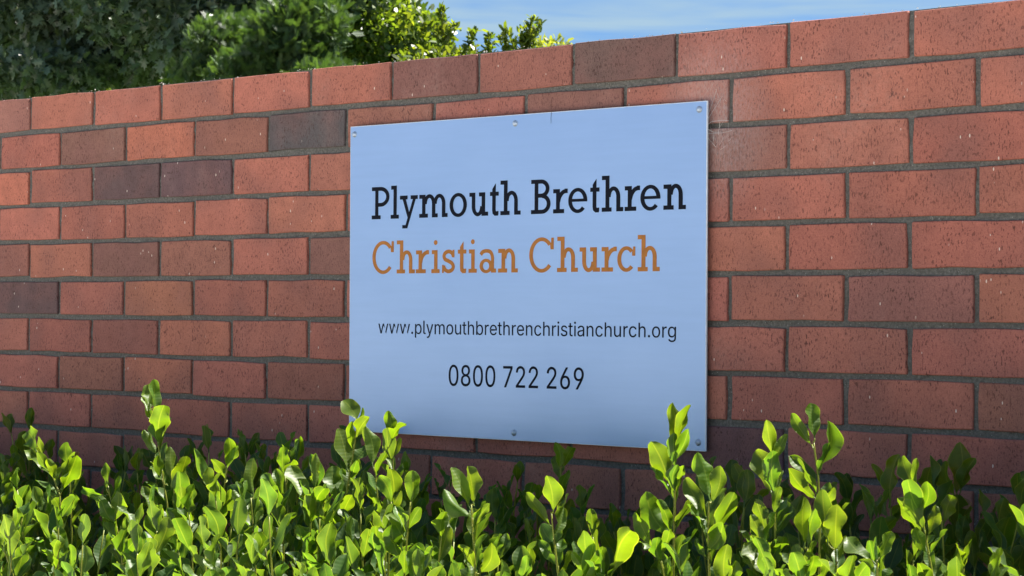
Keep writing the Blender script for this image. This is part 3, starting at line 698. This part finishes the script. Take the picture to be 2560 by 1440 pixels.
for rear, a, b, lb in ROWS:
    mine = sorted([p_ for p_ in plans if a <= skew(p_[0], p_[1]) < b and (p_[1] > -.42) == rear], key=score, reverse=True)
    seen = [p_ for p_ in mine if score(p_)[1]] or mine
    root = Vector((sum(p_[0] for p_ in seen)/len(seen), sum(p_[1] for p_ in seen)/len(seen), 0))
    sh = thing('hedge_shrub', lb, 'shrub', root, GRP)
    V, F = [], []
    for q in range(5):
        e = Vector((hr.uniform(-.2, .2), hr.uniform(-.3, .3), .78)); m_ = e*.5 + Vector((0, 0, .02))
        tube([(hr.uniform(-.03,.03), hr.uniform(-.03,.03), -.03), m_*.9, e], [.014, .010, .006], 5, V, F)
    obj('trunk', mesh('trunk', V, F, WOOD), sh)
    cnt = 0; SV, SF, SUV, STI, SM = [], [], [], [], []
    for (X, Y, pts, lv, hero) in mine:
        lit = -Y > .42
        if cnt + len(lv) <= 295 and (score((X, Y, pts, lv, hero))[1]):
            cnt += len(lv)
            V, F = [], []; n = len(pts); tube([p_-pts[0] for p_ in pts], [.0021-.0010*i/n for i in range(n)], 5, V, F)
            for p_, q_ in PET.get(id(pts), ()): tube([p_-pts[0], p_.lerp(q_, .6)-pts[0], q_-pts[0]+Vector((0,0,.003))], [.0013, .0011, .0009], 4, V, F)
            st = obj('stem', mesh('stem', V, F, STEM, smooth=True), sh, pts[0]-root)
            g = hr.uniform(.8, 1.1); st.color = (.22*g, .24*g, .022*g, 1)
            for k, (m_, sc, t) in enumerate(lv):
                lo = obj('leaf', hr.choice(LEAVES), st); mm_ = m_.copy(); mm_.translation = m_.translation - pts[0]
                s3 = sc if isinstance(sc, tuple) else (sc, sc, sc); lo.matrix_local = mm_ @ Matrix.Diagonal((*s3, 1))
                yg = max(0, min(1, (1.12 - k/len(lv)*.62 if hero else .62 - k/len(lv)*.6 - (.25 if -Y < .42 else 0)) + hr.uniform(-.2, .2)))  # rear fill leaves get a darker tint for the wall's shade
                lo.color = tint(0, yg)
        else:
            for k, (m_, sc, t) in enumerate(lv):
                g = hr.choice(LOW); b0 = len(SV); tc_ = tint(0, max(0, min(1, .5 - k/len(lv)*.5 + hr.uniform(-.15, .2))))
                for v, uv in zip(g[0][:-6], g[1][:-6]):
                    SV.append(m_ @ (Vector(v)*sc) - root); SUV.append(uv); STI.append(tc_)
                for f in g[2][:g[3]]: SF.append([b0+q for q in f])
            b0 = len(SV); TV, TF = [], []; tube([p_-root for p_ in pts[::3]], [.0025, .002, .0014], 3, TV, TF)
            SV += [Vector(v) for v in TV]; SUV += [(.5, 0)]*len(TV); STI += [(.2, .18, .04, 1)]*len(TV); SF += [[b0+q for q in f] for f in TF]
    if SV:
        me = mesh('foliage', SV, SF, LEAF, smooth=True)
        uvl = me.uv_layers.new(name='UVMap'); uvl.data.foreach_set('uv', [c for l_ in me.loops for c in SUV[l_.vertex_index]])
        ca = me.color_attributes.new('tint', 'FLOAT_COLOR', 'POINT'); ca.data.foreach_set('color', [c for t_ in STI for c in t_])
        fo = obj('foliage', me, sh); fo['kind'] = 'stuff'; fo.color = (1, 1, 1, 1)
    # withered scraps where the photo shows them
    for (pxx, pyy, d_) in ((193,1108,.6),(1712,1082,.62),(2385,1240,.24)):
        w_ = at(pxx, pyy, -d_)
        if a <= skew(w_.x, w_.y) < b and (w_.y > -.42) == rear:
            V, F = [], []
            for i in range(4):
                for u in (-1, 0, 1): V.append((u*.004*math.sin((i+.6)/4*2.6), .0012*abs(u)+.003*math.sin(i*1.6), i*.0055))
            for i in range(3):
                for j in range(2): F.append((i*3+j, i*3+j+1, i*3+j+4, i*3+j+3))
            near = min((p_ for p_ in plans if p_[4]), key=lambda p_: (p_[2][-1]-w_).length); w_ = near[2][-1] + (w_-near[2][-1])*.35
            dl = obj('withered_leaf', mesh('withered_leaf', V, F, DEAD, smooth=True), sh, w_-root, label='small brown withered leaf'); dl.rotation_euler = (.4, 1.0 if pxx != 2385 else 2.4, hr.uniform(0, 2))
            if pxx == 2385: dl.scale = (2.2, 2.2, 1.6)

# ------------------------------------------------------------------ trees behind the wall
def crown_material(name, rough, trans, tcol, spec=.4):
    q = M(name, rough, spec); at_ = q.n('ShaderNodeAttribute', attribute_name='tint'); c = at_.outputs['Color']; q.base(c)
    tr = q.n('ShaderNodeBsdfTranslucent'); q.l(q.mixc(1.0, c, tcol, 'MULTIPLY'), tr.inputs['Color'])
    ms = q.n('ShaderNodeMixShader'); ms.inputs[0].default_value = trans
    q.l(q.b.outputs[0], ms.inputs[1]); q.l(tr.outputs[0], ms.inputs[2]); q.l(ms.outputs[0], q.nt.nodes['Material Output'].inputs['Surface']); return q.m
def lobed():
    pts = [(0,0),(.10,.18),(.34,.16),(.16,.36),(.46,.52),(.17,.58),(.26,.84),(.08,.78),(0,1.05)]
    pts = pts + [(-x, y) for x, y in pts[-2:0:-1]]
    F = [(i, i+1, 16-i-1 if 16-i-1 > i+1 else i+1, (16-i) % 16) for i in range(0, 8)]
    V = [(x, y, .25*abs(x)+.05*math.sin(y*5)) for x, y in pts]
    V.append((0, .5, 0)); FF = [(16, i, (i+1) % 16) for i in range(16)]
    return np.array(V), FF
def oval(n=6, w=.28):
    V = [(w*math.sin(2*math.pi*k/n)*1.0, .5-.5*math.cos(2*math.pi*k/n), .12*abs(math.sin(2*math.pi*k/n))) for k in range(n)]
    return np.array(V), [tuple(range(n))]
def spray():
    """flat fan of feathery conifer twigs"""
    V, F = [], []
    def blade(x, y, a, l_, w):
        b = len(V); c_, s_ = math.cos(a), math.sin(a)
        for u, v in ((-w, 0), (w, 0), (w*.6, l_*.7), (0, l_), (-w*.6, l_*.7)): V.append((x + u*c_ + v*s_, y - u*s_ + v*c_, .03*v))
        F.append(tuple(range(b, b+5)))
    blade(0, 0, 0, 1, .03)
    for k in range(7):
        y = .1 + k*.12; l_ = .42*(1-.5*k/7)
        for sd in (-1, 1): blade(0, y, sd*.75, l_, .03); 
    return np.array(V), F
def scatter(name, shape, P_, size, cols, mat, parent, up=.3, seed=1, droop=0., sun_face=0.):
    """one mesh of many leaves at the points P_ with random directions"""
    g = np.random.default_rng(seed); Vs, Fs = shape; n = len(P_)
    d = g.normal(size=(n, 3)); d[:, 2] += up*2 - droop*2; d /= np.linalg.norm(d, axis=1)[:, None]
    q = g.normal(size=(n, 3)) + np.array([0, -.2, .7]); x = np.cross(d, q); x /= np.linalg.norm(x, axis=1)[:, None]; z = np.cross(x, d)
    s = size*g.uniform(.65, 1.25, n)
    V = (P_[:, None, :] + s[:, None, None]*(Vs[None, :, 0, None]*x[:, None, :] + Vs[None, :, 1, None]*d[:, None, :] + Vs[None, :, 2, None]*z[:, None, :])).reshape(-1, 3)
    k = len(Vs); me = bpy.data.meshes.new(name)
    fl = len(Fs[0]); Fa = np.array(Fs); F = (Fa[None] + (np.arange(n)*k)[:, None, None]).reshape(-1, fl)
    me.vertices.add(len(V)); me.vertices.foreach_set('co', V.astype('f').ravel())
    me.loops.add(F.size); me.loops.foreach_set('vertex_index', F.ravel().astype('i'))
    me.polygons.add(len(F)); me.polygons.foreach_set('loop_start', np.arange(0, F.size, fl).astype('i')); me.polygons.foreach_set('loop_total', np.full(len(F), fl, 'i'))
    me.update(calc_edges=True); me.materials.append(mat)
    cc = np.array(cols); w = g.random((n, 1)); base = cc[0]*(1-w) + cc[1]*w; base = base*g.uniform(.8, 1.2, (n, 1))
    c4 = np.concatenate([np.repeat(base, k, 0), np.ones((n*k, 1))], 1)
    ca = me.color_attributes.new('tint', 'FLOAT_COLOR', 'POINT'); ca.data.foreach_set('color', c4.astype('f').ravel())
    o = obj(name, me, parent); return o
def blob(c, r, n, seed, hollow=.35):
    g = np.random.default_rng(seed); d = g.normal(size=(n, 3)); d /= np.linalg.norm(d, axis=1)[:, None]
    rad = (hollow**3 + (1-hollow**3)*g.random(n))**(1/3)
    return np.array(c) + d*rad[:, None]*np.array(r)
def limbs(name, root, tips, r0, mat, parent, seed, fork=.45):
    g = random.Random(seed); V, F = [], []; root = Vector(root)
    top = sum((Vector(t) for t in tips), Vector())/len(tips); hub = Vector((root.x, root.y, root.z)).lerp(top, fork); hub.x = root.x+.1
    o1 = None
    tube([root, root.lerp(hub, .5)+Vector((.04, .03, 0)), hub], [r0, r0*.8, r0*.65], 8, V, F)
    tr = obj('trunk', mesh('trunk', V, F, mat, smooth=True), parent)
    V, F = [], []
    for t in tips:
        t = Vector(t); m_ = hub.lerp(t, .5) + Vector((g.uniform(-.1,.1), g.uniform(-.1,.1), .08))
        tube([hub, m_, t], [r0*.45, r0*.25, r0*.06], 5, V, F)
        for q in range(3):
            e = m_.lerp(t, g.uniform(.1, .9)); f_ = e + Vector((g.uniform(-.5,.5), g.uniform(-.5,.5), g.uniform(-.3,.4)))*.8
            tube([e, e.lerp(f_, .5)+Vector((0,0,.03)), f_], [r0*.14, r0*.09, r0*.03], 4, V, F)
    obj('limbs', mesh('limbs', V, F, mat, smooth=True), parent)
BARK = flat('tree_bark', (.09,.07,.055), .9, sc=25)
DK = crown_material('oak_foliage', .32, .22, (2.2, 2.2, .7, 1))
CY = crown_material('conifer_foliage', .55, .30, (2.0, 2.0, .6, 1))
LT = crown_material('bright_foliage', .40, .45, (2.6, 2.3, .5, 1))

def tree(name, label, cat, pts, root, r0, tips, parts, seed):
    t = thing(name, label, cat, (root[0], root[1], 0)); rv = Vector((root[0], root[1], 0))
    limbs(name, (0, 0, -.1), [Vector(q)-rv for q in tips], r0, BARK, t, seed)
    for i, (nm, shape, P_, size, cols, mat, up, dr) in enumerate(parts):
        scatter('crown', shape, P_-np.array(rv), size, cols, mat, t, up, seed*10+i, dr)
    return t
def A(x, y, Y): return tuple(at(x, y, Y))
# dark oak whose canopy hangs over the left part of the view
Yo = 5.6
c0 = at(-420, -330, Yo)
P1 = np.concatenate([blob(A(120, -40, Yo), (1.0, .9, .52), 6500, 1), blob(A(480, -30, Yo), (.85, .8, .50), 5500, 2), blob(A(760, -130, Yo), (.5, .6, .45), 2500, 3),
     blob(A(250, -500, Yo), (1.6, 1.5, 1.1), 6000, 4), blob(A(-400, -150, Yo), (1.2, 1.2, .9), 4500, 5), blob(A(560, 90, Yo-.2), (.46, .4, .28), 2400, 6), blob(A(250, 70, Yo), (.5, .4, .26), 2400, 7), blob(A(60, 150, Yo+.2), (.6, .5, .24), 2600, 8), blob(A(110, 185, Yo-.5), (.45, .4, .16), 1500, 10), blob(A(420, 170, Yo+.2), (.5, .5, .16), 1100, 9)])
tree('oak_tree', 'dark shaded oak tree hanging over the left end of the brick wall', 'tree', None, (c0.x, c0.y), .17,
     [A(120,-80,Yo), A(480,-60,Yo), A(760,-150,Yo), A(250,-600,Yo), A(-300,-200,Yo), A(20,-500,Yo+.5)],
     [('crown', lobed(), P1, .085, ((.065,.105,.080),(.105,.150,.095)), DK, -.05, .25)], 1)
# feathery conifer in front of it
Yc = 4.6
c1 = at(760, 300, Yc)
P2 = np.concatenate([blob(A(730, 110, Yc), (.20, .25, .22), 2600, 11, .5), blob(A(650, 200, Yc), (.26, .3, .16), 2400, 12, .5), blob(A(590, 110, Yc+.1), (.20, .3, .14), 1500, 15, .3), blob(A(780, 60, Yc+.1), (.16, .25, .16), 1200, 16, .3), blob(A(540, 200, Yc), (.22, .3, .10), 1200, 17, .3), blob(A(820, 215, Yc), (.16, .25, .10), 900, 13, .4), blob(A(760, 420, Yc), (.45, .4, .5), 1500, 14, .5)])
tree('conifer', 'soft green feathery conifer between the dark oak and the bright shrubs', 'tree', None, (c1.x, c1.y), .06,
     [A(770,90,Yc), A(690,190,Yc), A(880,200,Yc)],
     [('crown', spray(), P2, .07, ((.036,.075,.030),(.078,.135,.040)), CY, .35, 0)], 2)
# leafy tree with small bright leaves sloping down to the right
Yl = 6.2
c2 = at(930, 100, Yl)
P3 = np.concatenate([blob(A(900, -10, Yl), (.34, .4, .34), 5200, 21, .4), blob(A(980, 110, Yl), (.36, .4, .26), 4200, 22, .4), blob(A(860, 150, Yl), (.4, .4, .3), 3000, 23, .4),
     blob(A(1045, 165, Yl), (.17, .3, .13), 1200, 24, .3), blob(A(850, -250, Yl+.2), (.55, .6, .5), 3500, 25, .5), blob(A(950, 380, Yl), (.8, .7, .6), 3500, 26, .5)])
tree('broadleaf_tree', 'sunlit tree with small bright green leaves right of the conifer', 'tree', None, (c2.x, c2.y), .08,
     [A(900,0,Yl), A(980,100,Yl), A(870,150,Yl), A(850,-250,Yl)],
     [('crown', oval(), P3, .045, ((.040,.085,.018),(.100,.150,.030)), LT, .1, 0)], 3)
# yellow-green shrub tops above the wall with loose sprigs
Ys = 5.2
c3 = at(1180, 300, Ys)
def sprig(x, y, x2, y2, n, seed, w=.035):
    a, b = np.array(A(x, y, Ys)), np.array(A(x2, y2, Ys)); g = np.random.default_rng(seed); t = g.random((n, 1))**.8
    return a*(1-t) + b*t + g.normal(size=(n, 3))*w*(1-.6*t)
P4 = np.concatenate([blob(A(1110, 190, Ys), (.26, .3, .15), 2300, 31, .2), blob(A(1215, 200, Ys), (.22, .3, .12), 1300, 32, .2), blob(A(1320, 205, Ys), (.24, .3, .11), 900, 33, .2), blob(A(1200, 450, Ys), (.8, .6, .55), 3000, 34, .4),
     sprig(1118, 160, 1104, 26, 120, 35, .016), sprig(1112, 110, 1075, 62, 50, 41, .016), sprig(1112, 110, 1140, 66, 50, 42, .016), sprig(1300, 170, 1334, 42, 130, 36, .015), sprig(1312, 125, 1352, 66, 50, 43, .012), sprig(1296, 135, 1264, 76, 60, 37, .013), sprig(1290, 150, 1250, 100, 60, 46, .014),
     sprig(1215, 150, 1228, 82, 60, 38, .016), sprig(1165, 150, 1186, 78, 60, 39, .018), sprig(1330, 150, 1300, 80, 80, 40, .018), sprig(1050, 150, 1060, 60, 90, 44, .025), sprig(1000, 100, 1015, 30, 90, 45, .03)])
tree('leafy_shrub', 'yellow-green leafy shrub with loose sprigs rising against the blue sky', 'shrub', None, (c3.x, c3.y), .035,
     [A(1108,60,Ys), A(1333,65,Ys), A(1270,100,Ys), A(1190,110,Ys)],
     [('crown', oval(6, .2), P4, .044, ((.055,.100,.018),(.125,.165,.030)), LT, .5, 0)], 4)
# low pale shrub, mostly hidden, at the right end of the foliage
Yp = 7.5
c4 = at(1390, 200, Yp)
P5 = np.concatenate([blob(A(1385, 130, Yp), (.13, .2, .085), 260, 41, 0), blob(A(1390, 330, Yp), (.4, .3, .42), 1500, 42, .3)])
tree('small_shrub', 'low pale green shrub just showing above the wall at the right end of the foliage', 'shrub', None, (c4.x, c4.y), .02, [A(1375,125,Yp), A(1400,150,Yp)],
     [('crown', oval(6, .22), P5, .05, ((.13,.17,.04),(.20,.24,.07)), LT, .6, 0)], 5)
# sunlit bushes seen through the thin underside of the oak
Yb = 9.5
c5 = at(130, 300, Yb)
P6 = np.concatenate([blob(A(60, 230, Yb), (.7, .6, .28), 2600, 51, .2), blob(A(330, 235, Yb), (.9, .6, .22), 2600, 52, .2), blob(A(200, 480, Yb), (1.8, .9, .75), 4200, 53, .3), blob(A(620, 260, Yb), (.9, .6, .35), 2400, 54, .3)])
tree('garden_bush', 'sunlit green bush far behind the wall under the dark oak', 'shrub', None, (c5.x, c5.y), .05, [A(60,220,Yb), A(330,230,Yb), A(600,240,Yb)],
     [('crown', oval(6, .3), P6, .06, ((.035,.07,.012),(.085,.12,.02)), LT, .3, 0)], 6)
